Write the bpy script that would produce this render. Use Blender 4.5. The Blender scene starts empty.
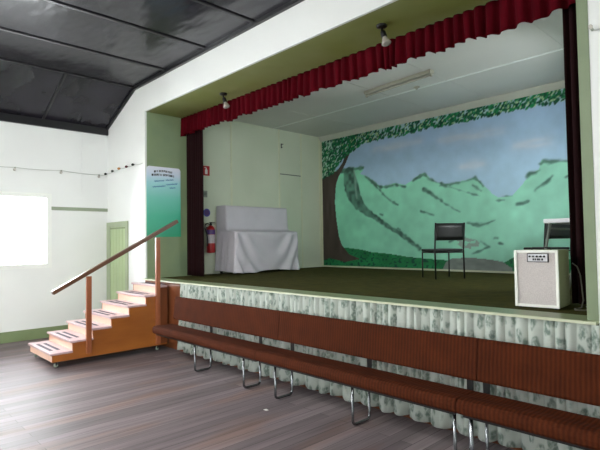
import bpy, bmesh, math, random
import numpy as np
from mathutils import Vector, Matrix
random.seed(7); RNG = np.random.default_rng(5)
sc = bpy.context.scene
COL = sc.collection
PI = math.pi
SKYS, LAMP, EXPO = 7., 25., 2.40

# ------------------------------------------------------------------ materials
def nt(name):
    m = bpy.data.materials.new(name); m.use_nodes = True
    t = m.node_tree; b = t.nodes['Principled BSDF']
    return m, t, b
def srgb(h):
    if isinstance(h, str):
        h = h.lstrip('#'); v = [int(h[i:i+2], 16)/255 for i in (0, 2, 4)]
    else: v = h
    return tuple(c/12.92 if c <= .04045 else ((c+.055)/1.055)**2.4 for c in v) + (1,)
def N(t, typ, **k):
    n = t.nodes.new(typ)
    for a, v in k.items():
        if a in n.inputs: n.inputs[a].default_value = v
        else: setattr(n, a, v)
    return n
def mat(name, col, rough=.6, metal=0., var=.0, scale=6., stretch=(1, 1, 1), bump=0., bscale=60., spec=.5, col2=None, detail=4.):
    m, t, b = nt(name); L = t.links.new
    c = srgb(col)
    b.inputs['Roughness'].default_value = rough; b.inputs['Metallic'].default_value = metal
    b.inputs['Specular IOR Level'].default_value = spec
    b.inputs['Base Color'].default_value = c
    tc = N(t, 'ShaderNodeTexCoord'); mp = N(t, 'ShaderNodeMapping'); mp.inputs['Scale'].default_value = stretch
    L(tc.outputs['Object'], mp.inputs['Vector'])
    if var or col2:
        n = N(t, 'ShaderNodeTexNoise', Scale=scale, Detail=detail); L(mp.outputs[0], n.inputs['Vector'])
        r = N(t, 'ShaderNodeValToRGB'); r.color_ramp.elements[0].position = .3; r.color_ramp.elements[1].position = .7
        if col2: d = srgb(col2)
        else: d = tuple(x*(1-var) for x in c[:3]) + (1,)
        r.color_ramp.elements[0].color = d; r.color_ramp.elements[1].color = c
        L(n.outputs['Fac'], r.inputs[0]); L(r.outputs[0], b.inputs['Base Color'])
    if bump:
        n2 = N(t, 'ShaderNodeTexNoise', Scale=bscale, Detail=3.); L(mp.outputs[0], n2.inputs['Vector'])
        bp = N(t, 'ShaderNodeBump', Strength=bump, Distance=.01); L(n2.outputs['Fac'], bp.inputs['Height']); L(bp.outputs[0], b.inputs['Normal'])
    return m

M = {}
M['hall_wall'] = mat('hall_wall_paint', '#E7EAE8', .55, var=.05, scale=1.3, bump=.02)
M['stage_wall'] = mat('stage_wall_paint', '#D3D9C4', .5, var=.10, scale=1.1, col2='#C9D1BA', bump=.03, bscale=25)
M['stage_strip'] = mat('stage_batten_paint', '#D6D9BD', .5, var=.05)
M['green_paint'] = mat('green_painted_board', '#8C9C74', .45, col2='#7D9070', scale=1.6)
M['jamb_paint'] = mat('green_jamb_paint', '#7B8A6C', .5, var=.1)
M['olive_paint'] = mat('olive_painted_soffit', '#8A8F5E', .5, col2='#79803F', scale=1.5)
M['skirting'] = mat('green_skirting_paint', '#7F9068', .4, var=.12, scale=3)
M['rail_green'] = mat('grey_green_rail_paint', '#8F9B84', .45, var=.06)
M['door_frame'] = mat('door_frame_paint', '#9CA98C', .4, var=.08)
M['door'] = mat('door_paint', '#A9BC8F', .4, var=.10, scale=2, stretch=(6, 6, .6))
M['white'] = mat('white_gloss_paint', '#ECEFEA', .35, var=.03)
M['cornice_grey'] = mat('cornice_paint', '#C9CCC0', .5, var=.05)
M['stage_ceiling'] = mat('stage_ceiling_paint', '#D2D2CC', .6, var=.07, scale=1.2)
M['stage_floor'] = mat('stage_carpet', '#4E4A22', .95, col2='#3C3C1C', scale=9, bump=.3, bscale=180, spec=.1)
M['lip_top'] = mat('stage_edge_green', '#8E9B74', .35, var=.08, scale=3, stretch=(.4, 3, 3))
M['lip_front'] = mat('stage_edge_cream', '#BFC5AA', .35, var=.06)
M['black_trim'] = mat('black_painted_trim', '#17171A', .35, var=.2)
M['batten'] = mat('black_ceiling_batten', '#131216', .4, var=.2)
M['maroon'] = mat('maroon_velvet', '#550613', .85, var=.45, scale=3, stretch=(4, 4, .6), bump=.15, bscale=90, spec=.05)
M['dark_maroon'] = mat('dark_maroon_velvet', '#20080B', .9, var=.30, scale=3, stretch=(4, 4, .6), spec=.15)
M['ply'] = mat('varnished_plywood', '#A9662B', .32, col2='#8C4E1F', scale=2.2, stretch=(5, .5, 2.5), detail=6)
M['ply_dark'] = mat('dark_varnished_plywood', '#7A4324', .35, col2='#63351B', scale=2.2, stretch=(5, 2.5, .5), detail=6)
M['post_wood'] = mat('varnished_post_timber', '#A5623F', .35, col2='#87492C', scale=3, stretch=(3, 3, .4))
M['rail_wood'] = mat('dark_handrail_timber', '#6E4630', .35, col2='#553322', scale=4, stretch=(4, .4, 1))
M['tread'] = mat('worn_glare_tread', '#C9AFB2', .3, col2='#B5979A', scale=3, stretch=(.5, 4, 4))  # wear plus window glare on the varnish, both put into the pale colour
M['riser'] = mat('glare_varnished_riser', '#EBC8B6', .4, col2='#DDB29B', scale=2.5, stretch=(.4, 3, 3))  # pale pink is glare on varnished wood, put into the base colour
M['grip'] = mat('grey_grip_tape', '#59535E', .8, var=.2, scale=40)
M['black_metal'] = mat('black_painted_steel', '#0E0F10', .35)
M['chrome'] = mat('worn_chrome_tube', '#8E9195', .25, metal=1., var=.3, scale=14)
M['black_vinyl'] = mat('black_vinyl', '#141616', .4, bump=.05, bscale=200)
M['sheet'] = mat('grey_white_dust_sheet', '#CFCBD3', .85, var=.06, scale=3, bump=.08, bscale=120, spec=.15)
M['red_enamel'] = mat('red_enamel', '#A3161B', .3, var=.08)
M['sign_red'] = mat('red_sign_plastic', '#B3161C', .4)
M['sign_white'] = mat('white_sign_print', '#F2E9E6', .4)
M['label_white'] = mat('printed_white_label', '#CFC8C4', .45, col2='#A9A4B0', scale=55)
M['violet'] = mat('violet_band', '#4B2C72', .35)
M['blue_sign'] = mat('blue_violet_disc_plastic', '#4A4AA8', .4, var=.1)
M['grey_plastic'] = mat('grey_plastic', '#8C9487', .45)
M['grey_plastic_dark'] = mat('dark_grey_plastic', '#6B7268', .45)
M['black_plastic'] = mat('black_plastic', '#101013', .45)
M['amp_white'] = mat('cream_amp_vinyl', '#F1F2EC', .4, bump=.04, bscale=220)
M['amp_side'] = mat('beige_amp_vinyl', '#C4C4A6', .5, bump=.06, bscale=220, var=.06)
M['amp_panel'] = mat('silver_control_panel', '#D9D9DE', .35, metal=.0)
M['table_white'] = mat('white_laminate', '#E4E6EA', .4)
M['table_leg'] = mat('grey_steel_tube', '#9AA19A', .35, metal=.6)
M['lamp_glass'] = mat('frosted_reflector_lamp', '#A8A39B', .2, var=.05)
M['tube_body'] = mat('cream_light_batten', '#A5A493', .45, var=.06)
M['tube_glass'] = mat('unlit_tube_glass', '#B5B4A6', .25)
M['wire_white'] = mat('grey_wire', '#B9BDB8', .5)
for k, h in dict(bulb_black='#1F2322', bulb_blue='#3F4C86', bulb_orange='#C88B4E', bulb_pale='#C8C4BC', bulb_red='#5A3034').items():
    M[k] = mat(k + '_glass', h, .25)
M['paper'] = mat('white_paper', '#E8E6E0', .7)
M['ink_black'] = mat('black_ink', '#1B1B24', .6)
M['ink_blue'] = mat('blue_ink', '#4F86B4', .6)
M['brass'] = mat('dull_brass', '#9C8A5A', .35, metal=.8)
M['cable'] = mat('grey_black_cable', '#6A655C', .5)

def grid_cloth():      # floral skirt: off-white cloth with grey-green leaves
    m, t, b = nt('leaf_print_cloth'); L = t.links.new
    uv = N(t, 'ShaderNodeUVMap'); mp = N(t, 'ShaderNodeMapping'); L(uv.outputs[0], mp.inputs['Vector'])
    nz = N(t, 'ShaderNodeTexNoise', Scale=9., Detail=2.); L(mp.outputs[0], nz.inputs['Vector'])
    mx = N(t, 'ShaderNodeMixRGB', blend_type='ADD'); mx.inputs[0].default_value = .09
    L(mp.outputs[0], mx.inputs[1]); L(nz.outputs['Color'], mx.inputs[2])
    v = N(t, 'ShaderNodeTexVoronoi', Scale=8., Randomness=.85); L(mx.outputs[0], v.inputs['Vector'])
    r = N(t, 'ShaderNodeValToRGB'); e = r.color_ramp.elements
    e[0].position = .34; e[0].color = (1, 1, 1, 1); e[1].position = .50; e[1].color = (0, 0, 0, 1)
    L(v.outputs['Distance'], r.inputs[0])
    w = N(t, 'ShaderNodeTexNoise', Scale=26., Detail=3.); L(mp.outputs[0], w.inputs['Vector'])
    mul = N(t, 'ShaderNodeMath', operation='MULTIPLY'); L(r.outputs[0], mul.inputs[0])
    w2 = N(t, 'ShaderNodeMapRange'); w2.inputs['From Min'].default_value = .30; w2.inputs['From Max'].default_value = .58; L(w.outputs['Fac'], w2.inputs['Value'])
    L(w2.outputs[0], mul.inputs[1])
    c = N(t, 'ShaderNodeMixRGB'); L(mul.outputs[0], c.inputs[0])
    c.inputs[1].default_value = srgb('#B2B9B2'); c.inputs[2].default_value = srgb('#6E7D74')
    L(c.outputs[0], b.inputs['Base Color']); b.inputs['Roughness'].default_value = .85; b.inputs['Specular IOR Level'].default_value = .15
    return m
M['skirt'] = grid_cloth()

def floor_mat():
    m, t, b = nt('worn_hall_floorboards'); L = t.links.new
    tc = N(t, 'ShaderNodeTexCoord'); mp = N(t, 'ShaderNodeMapping'); mp.inputs['Rotation'].default_value = (0, 0, PI/2)
    L(tc.outputs['Object'], mp.inputs['Vector'])
    br = N(t, 'ShaderNodeTexBrick', Scale=1.); br.offset = .37
    for k, v in (('Brick Width', 3.1), ('Row Height', .105), ('Mortar Size', .0022), ('Mortar Smooth', .1), ('Bias', 0.)): br.inputs[k].default_value = v
    br.inputs['Color1'].default_value = (0, 0, 0, 1); br.inputs['Color2'].default_value = (1, 1, 1, 1); br.inputs['Mortar'].default_value = (.5, .5, .5, 1)
    L(mp.outputs[0], br.inputs['Vector'])
    r = N(t, 'ShaderNodeValToRGB'); e = r.color_ramp.elements
    e[0].color = srgb('#6C6265'); e[1].color = srgb('#857A7D'); el = e.new(.5); el.color = srgb('#776C6F')
    L(br.outputs['Color'], r.inputs[0])
    # grain and stains running along the boards
    mg = N(t, 'ShaderNodeMapping'); mg.inputs['Scale'].default_value = (26, 1.1, 1); L(tc.outputs['Object'], mg.inputs['Vector'])
    g = N(t, 'ShaderNodeTexNoise', Scale=1., Detail=6.); L(mg.outputs[0], g.inputs['Vector'])
    gr = N(t, 'ShaderNodeMapRange'); gr.inputs['From Min'].default_value = .3; gr.inputs['From Max'].default_value = .7; gr.inputs['To Min'].default_value = .74; gr.inputs['To Max'].default_value = 1.18; L(g.outputs['Fac'], gr.inputs['Value'])
    mul = N(t, 'ShaderNodeMixRGB', blend_type='MULTIPLY'); mul.inputs[0].default_value = 1.; L(r.outputs[0], mul.inputs[1]); L(gr.outputs[0], mul.inputs[2])
    ms = N(t, 'ShaderNodeMapping'); ms.inputs['Scale'].default_value = (3.2, .7, 1); L(tc.outputs['Object'], ms.inputs['Vector'])
    s = N(t, 'ShaderNodeTexNoise', Scale=1., Detail=3.); L(ms.outputs[0], s.inputs['Vector'])
    sr = N(t, 'ShaderNodeValToRGB'); sr.color_ramp.elements[0].position = .52; sr.color_ramp.elements[1].position = .68; L(s.outputs['Fac'], sr.inputs[0])
    mx = N(t, 'ShaderNodeMixRGB'); L(sr.outputs[0], mx.inputs[0]); L(mul.outputs[0], mx.inputs[1])
    wb = N(t, 'ShaderNodeMixRGB', blend_type='MULTIPLY'); wb.inputs[0].default_value = 1.; L(mul.outputs[0], wb.inputs[1]); wb.inputs[2].default_value = (1.12, .95, .82, 1); L(wb.outputs[0], mx.inputs[2])
    mo = N(t, 'ShaderNodeMixRGB'); L(br.outputs['Fac'], mo.inputs[0]); L(mx.outputs[0], mo.inputs[1]); mo.inputs[2].default_value = srgb('#3A3435')
    L(mo.outputs[0], b.inputs['Base Color'])
    rr = N(t, 'ShaderNodeMapRange'); rr.inputs['To Min'].default_value = .40; rr.inputs['To Max'].default_value = .55; b.inputs['Specular IOR Level'].default_value = .12; L(s.outputs['Fac'], rr.inputs['Value']); L(rr.outputs[0], b.inputs['Roughness'])
    bp = N(t, 'ShaderNodeBump', Strength=.12, Distance=.004); L(g.outputs['Fac'], bp.inputs['Height']); L(bp.outputs[0], b.inputs['Normal'])
    return m
M['floor'] = floor_mat()

def ceiling_mat():
    m, t, b = nt('dark_gloss_ceiling_sheet'); L = t.links.new
    tc = N(t, 'ShaderNodeTexCoord'); n = N(t, 'ShaderNodeTexNoise', Scale=1.4, Detail=5.); L(tc.outputs['Object'], n.inputs['Vector'])
    r = N(t, 'ShaderNodeValToRGB'); r.color_ramp.elements[0].color = srgb('#19181D'); r.color_ramp.elements[1].color = srgb('#2B2932')
    r.color_ramp.elements[0].position = .3; r.color_ramp.elements[1].position = .72
    L(n.outputs['Fac'], r.inputs[0]); L(r.outputs[0], b.inputs['Base Color'])
    mp = N(t, 'ShaderNodeMapping'); mp.inputs['Scale'].default_value = (.9, 2.2, 1); L(tc.outputs['Object'], mp.inputs['Vector'])
    n2 = N(t, 'ShaderNodeTexNoise', Scale=1.6, Detail=2.); L(mp.outputs[0], n2.inputs['Vector'])
    bp = N(t, 'ShaderNodeBump', Strength=.55, Distance=.03); L(n2.outputs['Fac'], bp.inputs['Height']); L(bp.outputs[0], b.inputs['Normal'])
    b.inputs['Roughness'].default_value = .21; b.inputs['Specular IOR Level'].default_value = .33
    return m
M['hall_ceiling'] = ceiling_mat()

def uphol():
    m, t, b = nt('rust_ribbed_upholstery'); L = t.links.new
    tc = N(t, 'ShaderNodeTexCoord'); w = N(t, 'ShaderNodeTexWave', Scale=11., Distortion=1.2, Detail=2.); w.bands_direction = 'X'
    L(tc.outputs['Object'], w.inputs['Vector'])
    n = N(t, 'ShaderNodeTexNoise', Scale=7., Detail=4.); L(tc.outputs['Object'], n.inputs['Vector'])
    r = N(t, 'ShaderNodeValToRGB'); r.color_ramp.elements[0].color = srgb('#2A1309'); r.color_ramp.elements[1].color = srgb('#592914')
    mx = N(t, 'ShaderNodeMath', operation='MULTIPLY_ADD'); mx.inputs[1].default_value = .35; L(w.outputs['Fac'], mx.inputs[0])
    hf = N(t, 'ShaderNodeMath', operation='MULTIPLY'); hf.inputs[1].default_value = .65; L(n.outputs['Fac'], hf.inputs[0]); L(hf.outputs[0], mx.inputs[2])
    L(mx.outputs[0], r.inputs[0]); L(r.outputs[0], b.inputs['Base Color'])
    bp = N(t, 'ShaderNodeBump', Strength=.35, Distance=.004); L(w.outputs['Fac'], bp.inputs['Height']); L(bp.outputs[0], b.inputs['Normal'])
    b.inputs['Roughness'].default_value = .85; b.inputs['Specular IOR Level'].default_value = .08
    return m
M['uphol'] = uphol()

def grille_cloth():
    m, t, b = nt('speckled_grille_cloth'); L = t.links.new
    tc = N(t, 'ShaderNodeTexCoord'); n = N(t, 'ShaderNodeTexNoise', Scale=140., Detail=2.); L(tc.outputs['Object'], n.inputs['Vector'])
    r = N(t, 'ShaderNodeValToRGB'); r.color_ramp.elements[0].color = srgb('#BDB5B5'); r.color_ramp.elements[1].color = srgb('#CFC8C6')
    r.color_ramp.elements[0].position = .35; r.color_ramp.elements[1].position = .65
    L(n.outputs['Fac'], r.inputs[0]); L(r.outputs[0], b.inputs['Base Color']); b.inputs['Roughness'].default_value = .9
    return m
M['grille'] = grille_cloth()

def attr_mat(name, attr, rough):
    m, t, b = nt(name); L = t.links.new
    a = N(t, 'ShaderNodeAttribute'); a.attribute_name = attr
    tc = N(t, 'ShaderNodeTexCoord'); n = N(t, 'ShaderNodeTexNoise', Scale=5., Detail=6.); L(tc.outputs['Object'], n.inputs['Vector'])
    mr = N(t, 'ShaderNodeMapRange'); mr.inputs['To Min'].default_value = .86; mr.inputs['To Max'].default_value = 1.12; L(n.outputs['Fac'], mr.inputs['Value'])
    mu = N(t, 'ShaderNodeMixRGB', blend_type='MULTIPLY'); mu.inputs[0].default_value = 1.; L(a.outputs['Color'], mu.inputs[1]); L(mr.outputs[0], mu.inputs[2])
    L(mu.outputs[0], b.inputs['Base Color']); b.inputs['Roughness'].default_value = rough; b.inputs['Specular IOR Level'].default_value = .3
    return m
M['mural'] = attr_mat('mural_paint', 'paint', .6)

def banner_mat():   # printed sheet fading from white at the top to sea green
    m, t, b = nt('printed_poster_sheet'); L = t.links.new
    tc = N(t, 'ShaderNodeTexCoord'); s = N(t, 'ShaderNodeSeparateXYZ'); L(tc.outputs['Generated'], s.inputs[0])
    r = N(t, 'ShaderNodeValToRGB'); e = r.color_ramp.elements
    e[0].position = 0; e[0].color = srgb('#2FA67C'); e[1].position = 1; e[1].color = srgb('#E6E8F6')
    for p_, c in ((.30, '#45B795'), (.55, '#74CDBB'), (.78, '#A5DAE0'), (.88, '#D2E2F2')):
        q = e.new(p_); q.color = srgb(c)
    L(s.outputs['Z'], r.inputs[0]); L(r.outputs[0], b.inputs['Base Color']); b.inputs['Roughness'].default_value = .35
    return m
M['banner'] = banner_mat()

def pane_mat():
    m = bpy.data.materials.new('thin_window_glass'); m.use_nodes = True; t = m.node_tree; t.nodes.clear(); L = t.links.new
    o = N(t, 'ShaderNodeOutputMaterial'); tr = N(t, 'ShaderNodeBsdfTransparent'); gl = N(t, 'ShaderNodeBsdfGlossy', Roughness=.03)
    fr = N(t, 'ShaderNodeFresnel', IOR=1.3); mx = N(t, 'ShaderNodeMixShader')
    L(fr.outputs[0], mx.inputs[0]); L(tr.outputs[0], mx.inputs[1]); L(gl.outputs[0], mx.inputs[2]); L(mx.outputs[0], o.inputs['Surface'])
    return m
M['glass'] = pane_mat()

# ------------------------------------------------------------------ mesh helpers
def new(): return bmesh.new()
def box(bm, lo, hi, mi=0, bev=0.):
    x0, y0, z0 = lo; x1, y1, z1 = hi
    v = [bm.verts.new(c) for c in ((x0,y0,z0),(x1,y0,z0),(x1,y1,z0),(x0,y1,z0),(x0,y0,z1),(x1,y0,z1),(x1,y1,z1),(x0,y1,z1))]
    fs = [bm.faces.new([v[i] for i in q]) for q in ((3,2,1,0),(4,5,6,7),(0,1,5,4),(1,2,6,5),(2,3,7,6),(3,0,4,7))]
    for f in fs: f.material_index = mi
    if bev:
        es = list({e for f in fs for e in f.edges})
        r = bmesh.ops.bevel(bm, geom=es, offset=bev, segments=2, affect='EDGES', profile=.5)
        for f in r['faces']: f.material_index = mi
    return bm
def bx(lo, hi, bev=0.): return box(new(), lo, hi, 0, bev)
def frame_of(d):
    d = d.normalized(); a = Vector((0, 0, 1)) if abs(d.z) < .9 else Vector((1, 0, 0))
    u = d.cross(a).normalized(); return u, d.cross(u).normalized()
def tube(bm, pts, r, n=10, mi=0, caps=True, closed=False):
    pts = [Vector(p) for p in pts]; rs = r if isinstance(r, (list, tuple)) else [r]*len(pts)
    rings = []; u = None
    for i, p in enumerate(pts):
        if closed: d = pts[(i+1) % len(pts)] - pts[i-1]
        else: d = pts[min(i+1, len(pts)-1)] - pts[max(i-1, 0)]
        d.normalize()
        if u is None: u, w = frame_of(d)
        else:
            u = (u - d*u.dot(d)).normalized()
        w = d.cross(u)
        rings.append([bm.verts.new(p + (u*math.cos(2*PI*k/n) + w*math.sin(2*PI*k/n))*rs[i]) for k in range(n)])
    m = len(rings)
    for i in range(m if closed else m-1):
        a, b = rings[i], rings[(i+1) % m]
        for k in range(n):
            f = bm.faces.new((a[k], a[(k+1) % n], b[(k+1) % n], b[k])); f.smooth = True; f.material_index = mi
    if caps and not closed:
        for q in (list(reversed(rings[0])), rings[-1]):
            f = bm.faces.new(q); f.material_index = mi
    return bm
def lathe(bm, prof, c=(0, 0, 0), ax=(0, 0, 1), n=20, mi=0):
    d = Vector(ax).normalized(); u, w = frame_of(d); c = Vector(c); rings = []
    for r, h in prof:
        r = max(r, 1e-4)
        rings.append([bm.verts.new(c + d*h + (u*math.cos(2*PI*k/n) + w*math.sin(2*PI*k/n))*r) for k in range(n)])
    for a, b in zip(rings, rings[1:]):
        for k in range(n):
            f = bm.faces.new((a[k], a[(k+1) % n], b[(k+1) % n], b[k])); f.smooth = True; f.material_index = mi
    bm.faces.new(list(reversed(rings[0]))).material_index = mi; bm.faces.new(rings[-1]).material_index = mi
    return bm
def prism(bm, poly, plane, a, b, mi=0):
    """poly: 2-D outline; plane 'yz' extruded x a..b, 'xz' extruded y, 'xy' extruded z"""
    def P(q, t):
        return {'yz': (t, q[0], q[1]), 'xz': (q[0], t, q[1]), 'xy': (q[0], q[1], t)}[plane]
    A = [bm.verts.new(P(q, a)) for q in poly]; B = [bm.verts.new(P(q, b)) for q in poly]
    n = len(poly); fs = [bm.faces.new(A), bm.faces.new(list(reversed(B)))]
    for i in range(n): fs.append(bm.faces.new((A[i], B[i], B[(i+1) % n], A[(i+1) % n])))
    for f in fs: f.material_index = mi
    return bm
def grid(bm, nu, nv, fn, uvfn=None, mi=0):
    V = [[bm.verts.new(fn(i/(nu-1), j/(nv-1))) for j in range(nv)] for i in range(nu)]
    uvl = bm.loops.layers.uv.verify() if uvfn else None
    for i in range(nu-1):
        for j in range(nv-1):
            f = bm.faces.new((V[i][j], V[i+1][j], V[i+1][j+1], V[i][j+1])); f.smooth = True; f.material_index = mi
            if uvl:
                for lp, (a, b) in zip(f.loops, ((i,j),(i+1,j),(i+1,j+1),(i,j+1))): lp[uvl].uv = uvfn(a/(nu-1), b/(nv-1))
    return V
def obj(name, bm, mats, parent=None, loc=None, recalc=True):
    if recalc: bmesh.ops.recalc_face_normals(bm, faces=bm.faces)
    me = bpy.data.meshes.new(name); bm.to_mesh(me); bm.free()
    for m in (mats if isinstance(mats, (list, tuple)) else [mats]): me.materials.append(M[m] if isinstance(m, str) else m)
    o = bpy.data.objects.new(name, me); COL.objects.link(o)
    if parent is not None: o.parent = parent
    if loc is not None: o.location = loc
    return o
def tag(o, label, cat, group=None):
    o['label'] = label; o['category'] = cat
    if group: o['group'] = group
    return o
def thing(name, label, cat, loc, rz=0., group=None):
    o = bpy.data.objects.new(name, None); COL.objects.link(o); o.empty_display_size = .1
    o.location = loc; o.rotation_euler = (0, 0, rz); return tag(o, label, cat, group)
def struct(name, bm, mats, parent=None):
    o = obj(name, bm, mats, parent)
    if parent is None: o['kind'] = 'structure'
    return o
def dup(root, label, loc=None, rz=None):
    r = root.copy(); COL.objects.link(r); r['label'] = label
    if loc is not None: r.location = loc
    if rz is not None: r.rotation_euler = (0, 0, rz)
    for ch in list(root.children):
        c = ch.copy(); COL.objects.link(c); c.parent = r
        for g in list(ch.children):
            d = g.copy(); COL.objects.link(d); d.parent = c
    return r
def thick(o, t, off=-1):
    m = o.modifiers.new('thickness', 'SOLIDIFY'); m.thickness = t; m.offset = off; return o

# ------------------------------------------------------------------ place dimensions (metres)
ZS = .965            # stage floor
YW = 3.543           # hall face of the proscenium wall
YL = 3.513           # front of the stage edge
YCUR = 4.20          # curtain line
YB = 7.643           # mural wall
XH, XR2 = -8.76, .56 # hall side walls
XO0, XO1 = -7.285, -.975  # proscenium opening
XS = -7.374          # stage side wall
ZP, ZC, ZF, ZE = 3.619, 3.775, 4.082, 3.585
XF0, XF1 = -7.612, -.60
YBACK = -9.0

# ------------------------------------------------------------------ the setting
struct('floor', bx((XH-.12, YBACK-.12, -.08), (XR2+.12, YB+.12, 0)), 'floor')

WIN = [(.75, 2.575, 1.17, 2.34), (-2.3, -.475, 1.17, 2.34), (-5.4, -3.575, 1.17, 2.34), (-8.4, -6.6, 1.17, 2.34)]
def side_wall(x0, x1, y0, y1, z1, wins):
    bm = new(); ys = y0
    for a, b, za, zb in sorted(wins):
        box(bm, (x0, ys, 0), (x1, a, z1)); box(bm, (x0, a, 0), (x1, b, za)); box(bm, (x0, a, zb), (x1, b, z1)); ys = b
    box(bm, (x0, ys, 0), (x1, y1, z1)); return bm
bm = side_wall(XH-.12, XH, YBACK, YW+.03, ZF+.1, WIN)
for y in (1.90, 3.1): box(bm, (XH, y-.012, 2.42), (XH+.005, y+.012, ZE-.1))
struct('wall_left', bm, 'hall_wall')
struct('wall_right', side_wall(XR2, XR2+.12, YBACK, YW+.03, ZF+.1, [w for w in WIN if w[1] < .0]), 'hall_wall')
struct('wall_back', bx((XH-.12, YBACK-.12, 0), (XR2+.12, YBACK, ZF+.1)), 'hall_wall')

bm = new()   # proscenium wall
box(bm, (XH, YW, 0), (XO0, YW+.03, ZP)); box(bm, (XH, YW, ZP), (XR2, YW+.03, ZF+.1)); box(bm, (XO1, YW, 0), (XR2, YW+.03, ZP))
struct('wall_front', bm, 'hall_wall')
struct('wall_return_left', bx((XS, YW+.03, ZS-.02), (XO0, 4.42, ZP)), 'green_paint')
struct('wall_return_right', bx((-1.042, YW-.004, ZS-.005), (-.975, 4.42, ZP)), 'jamb_paint')
bm = bx((XS-.1, YW+.03, ZP), (-.80, 4.42, ZP+.03)); box(bm, (XS-.1, 4.36, ZP+.03), (-.80, 4.42, ZC+.05))
struct('ceiling_soffit', bm, 'olive_paint')

# hall ceiling: dark sheets, flat in the middle and raked to both side walls
bm = new()
A = [(XH-.02, ZE-.01), (XF0, ZF), (XF1, ZF), (XR2+.02, ZE+.02), (XR2+.02, ZE+.10), (XF1+.02, ZF+.08), (XF0-.02, ZF+.08), (XH-.02, ZE+.08)]
prism(bm, A, 'xz', YBACK, YW, 0)
for x in (XF0, -6.545, -5.455, -4.43, -3.36, -2.32, -1.30, XF1):
    box(bm, (x-.022, YBACK, ZF-.014), (x+.022, YW-.001, ZF+.005), 1)
for k in range(8):                      # cross joints on the raked sheet by the left wall
    y = 2.46 - 1.22*k; sx, sz = XF0-XH, ZF-ZE; l = math.hypot(sx, sz); nx, nz = sz/l*.014, -sx/l*.014
    v = []
    for yy in (y-.02, y+.02):
        v += [bm.verts.new((XH, yy, ZE)), bm.verts.new((XF0, yy, ZF)), bm.verts.new((XF0+nx, yy, ZF+nz)), bm.verts.new((XH+nx, yy, ZE+nz))]
    for q in ((0,1,2,3),(7,6,5,4),(3,2,6,7),(0,3,7,4),(1,5,6,2)): bm.faces.new([v[i] for i in q]).material_index = 1
struct('ceiling', bm, ['hall_ceiling', 'batten'])
bm = bx((XH, YBACK, 3.475), (XH+.05, YW-.002, 3.60)); struct('trim_1', bm, 'black_trim')
bm = new()                              # black cornice where the ceiling meets the proscenium wall
box(bm, (XF0-.01, YW-.045, ZF-.045), (XF1, YW-.001, ZF+.005))
v0 = [(XH, ZE-.03), (XF0, ZF-.045), (XF0, ZF), (XH, ZE+.02)]; prism(bm, v0, 'xz', YW-.045, YW-.001)
struct('trim_2', bm, 'black_trim')
struct('trim_3', bx((XH, 2.60, 2.099), (XH+.018, YW-.003, 2.156), .003), 'rail_green')   # dado rail beside the window
bm = bx((XH, YBACK, 0), (XH+.022, YW-.002, .168), .004); struct('baseboard_left', bm, 'skirting')
bm = bx((-7.88, YW-.022, 0), (-7.52, YW-.001, .168), .004); struct('baseboard_front', bm, 'skirting')

# windows (each a painted frame with a glazed sash)
FILL_WIN = (5.48, 6.32, 2.0, 2.70); wi = 0  # unseen stage side window, added to brighten the stage
for side, ws in (('l', WIN), ('r', [w for w in WIN if w[1] < .0]), ('s', [FILL_WIN])):
    for (a, b, za, zb) in ws:
        wi += 1; bm = new()
        x0, x1 = (XH-.10, XH+.014) if side == 'l' else (XR2-.014, XR2+.10) if side == 'r' else (-.914, -.80)
        t = .045
        for lo, hi in (((x0, a-.03, za-.03), (x1, a+t, zb+.03)), ((x0, b-t, za-.03), (x1, b+.03, zb+.03)), ((x0, a+t, za-.03), (x1, b-t, za+t)), ((x0, a+t, zb-t), (x1, b-t, zb+.03))):
            box(bm, lo, hi)
        xm = (x0+x1)/2 - (.02 if side == 'l' else -.02)
        w = struct('window_%d' % wi, bm, 'white')
        bm = new(); c = (a+b)/2
        for lo, hi in (((xm-.018, c-.025, za+t), (xm+.018, c+.025, zb-t)), ((xm-.015, a+t, (za+zb)/2-.015), (xm+.015, c-.025, (za+zb)/2+.015)), ((xm-.015, c+.025, (za+zb)/2-.015), (xm+.015, b-t, (za+zb)/2+.015))):
            box(bm, lo, hi)
        struct('sash', bm, 'white', w)
        struct('pane', bx((xm-.003, a+t-.005, za+t-.005), (xm+.003, b-t+.005, zb-t+.005)), 'glass', w)

# door in the proscenium wall, left of the stage
bm = new(); dx0, dx1, dz = -8.755, -7.892, 1.90
for lo, hi in (((dx0, YW-.022, 0), (dx0+.15, YW-.001, dz)), ((dx1-.09, YW-.022, 0), (dx1, YW-.001, dz)), ((dx0+.15, YW-.022, dz-.09), (dx1-.09, YW-.001, dz))): box(bm, lo, hi, 0, .003)
d1 = struct('door_1', bm, 'door_frame')
bm = bx((dx0+.15, YW-.008, .01), (dx1-.09, YW-.001, dz-.09))
for k in range(5): box(bm, (dx0+.152+.1255*k, YW-.012, .012), (dx0+.152+.1255*k+.119, YW-.007, dz-.095), 0, .002)
struct('door_leaf', bm, 'door', d1)
struct('door_head_shadow', bx((dx0+.17, YW-.020, dz-.125), (dx1-.10, YW-.006, dz-.10), .002), 'skirting', d1)  # darker green strip put in as shade under the door head

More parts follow.
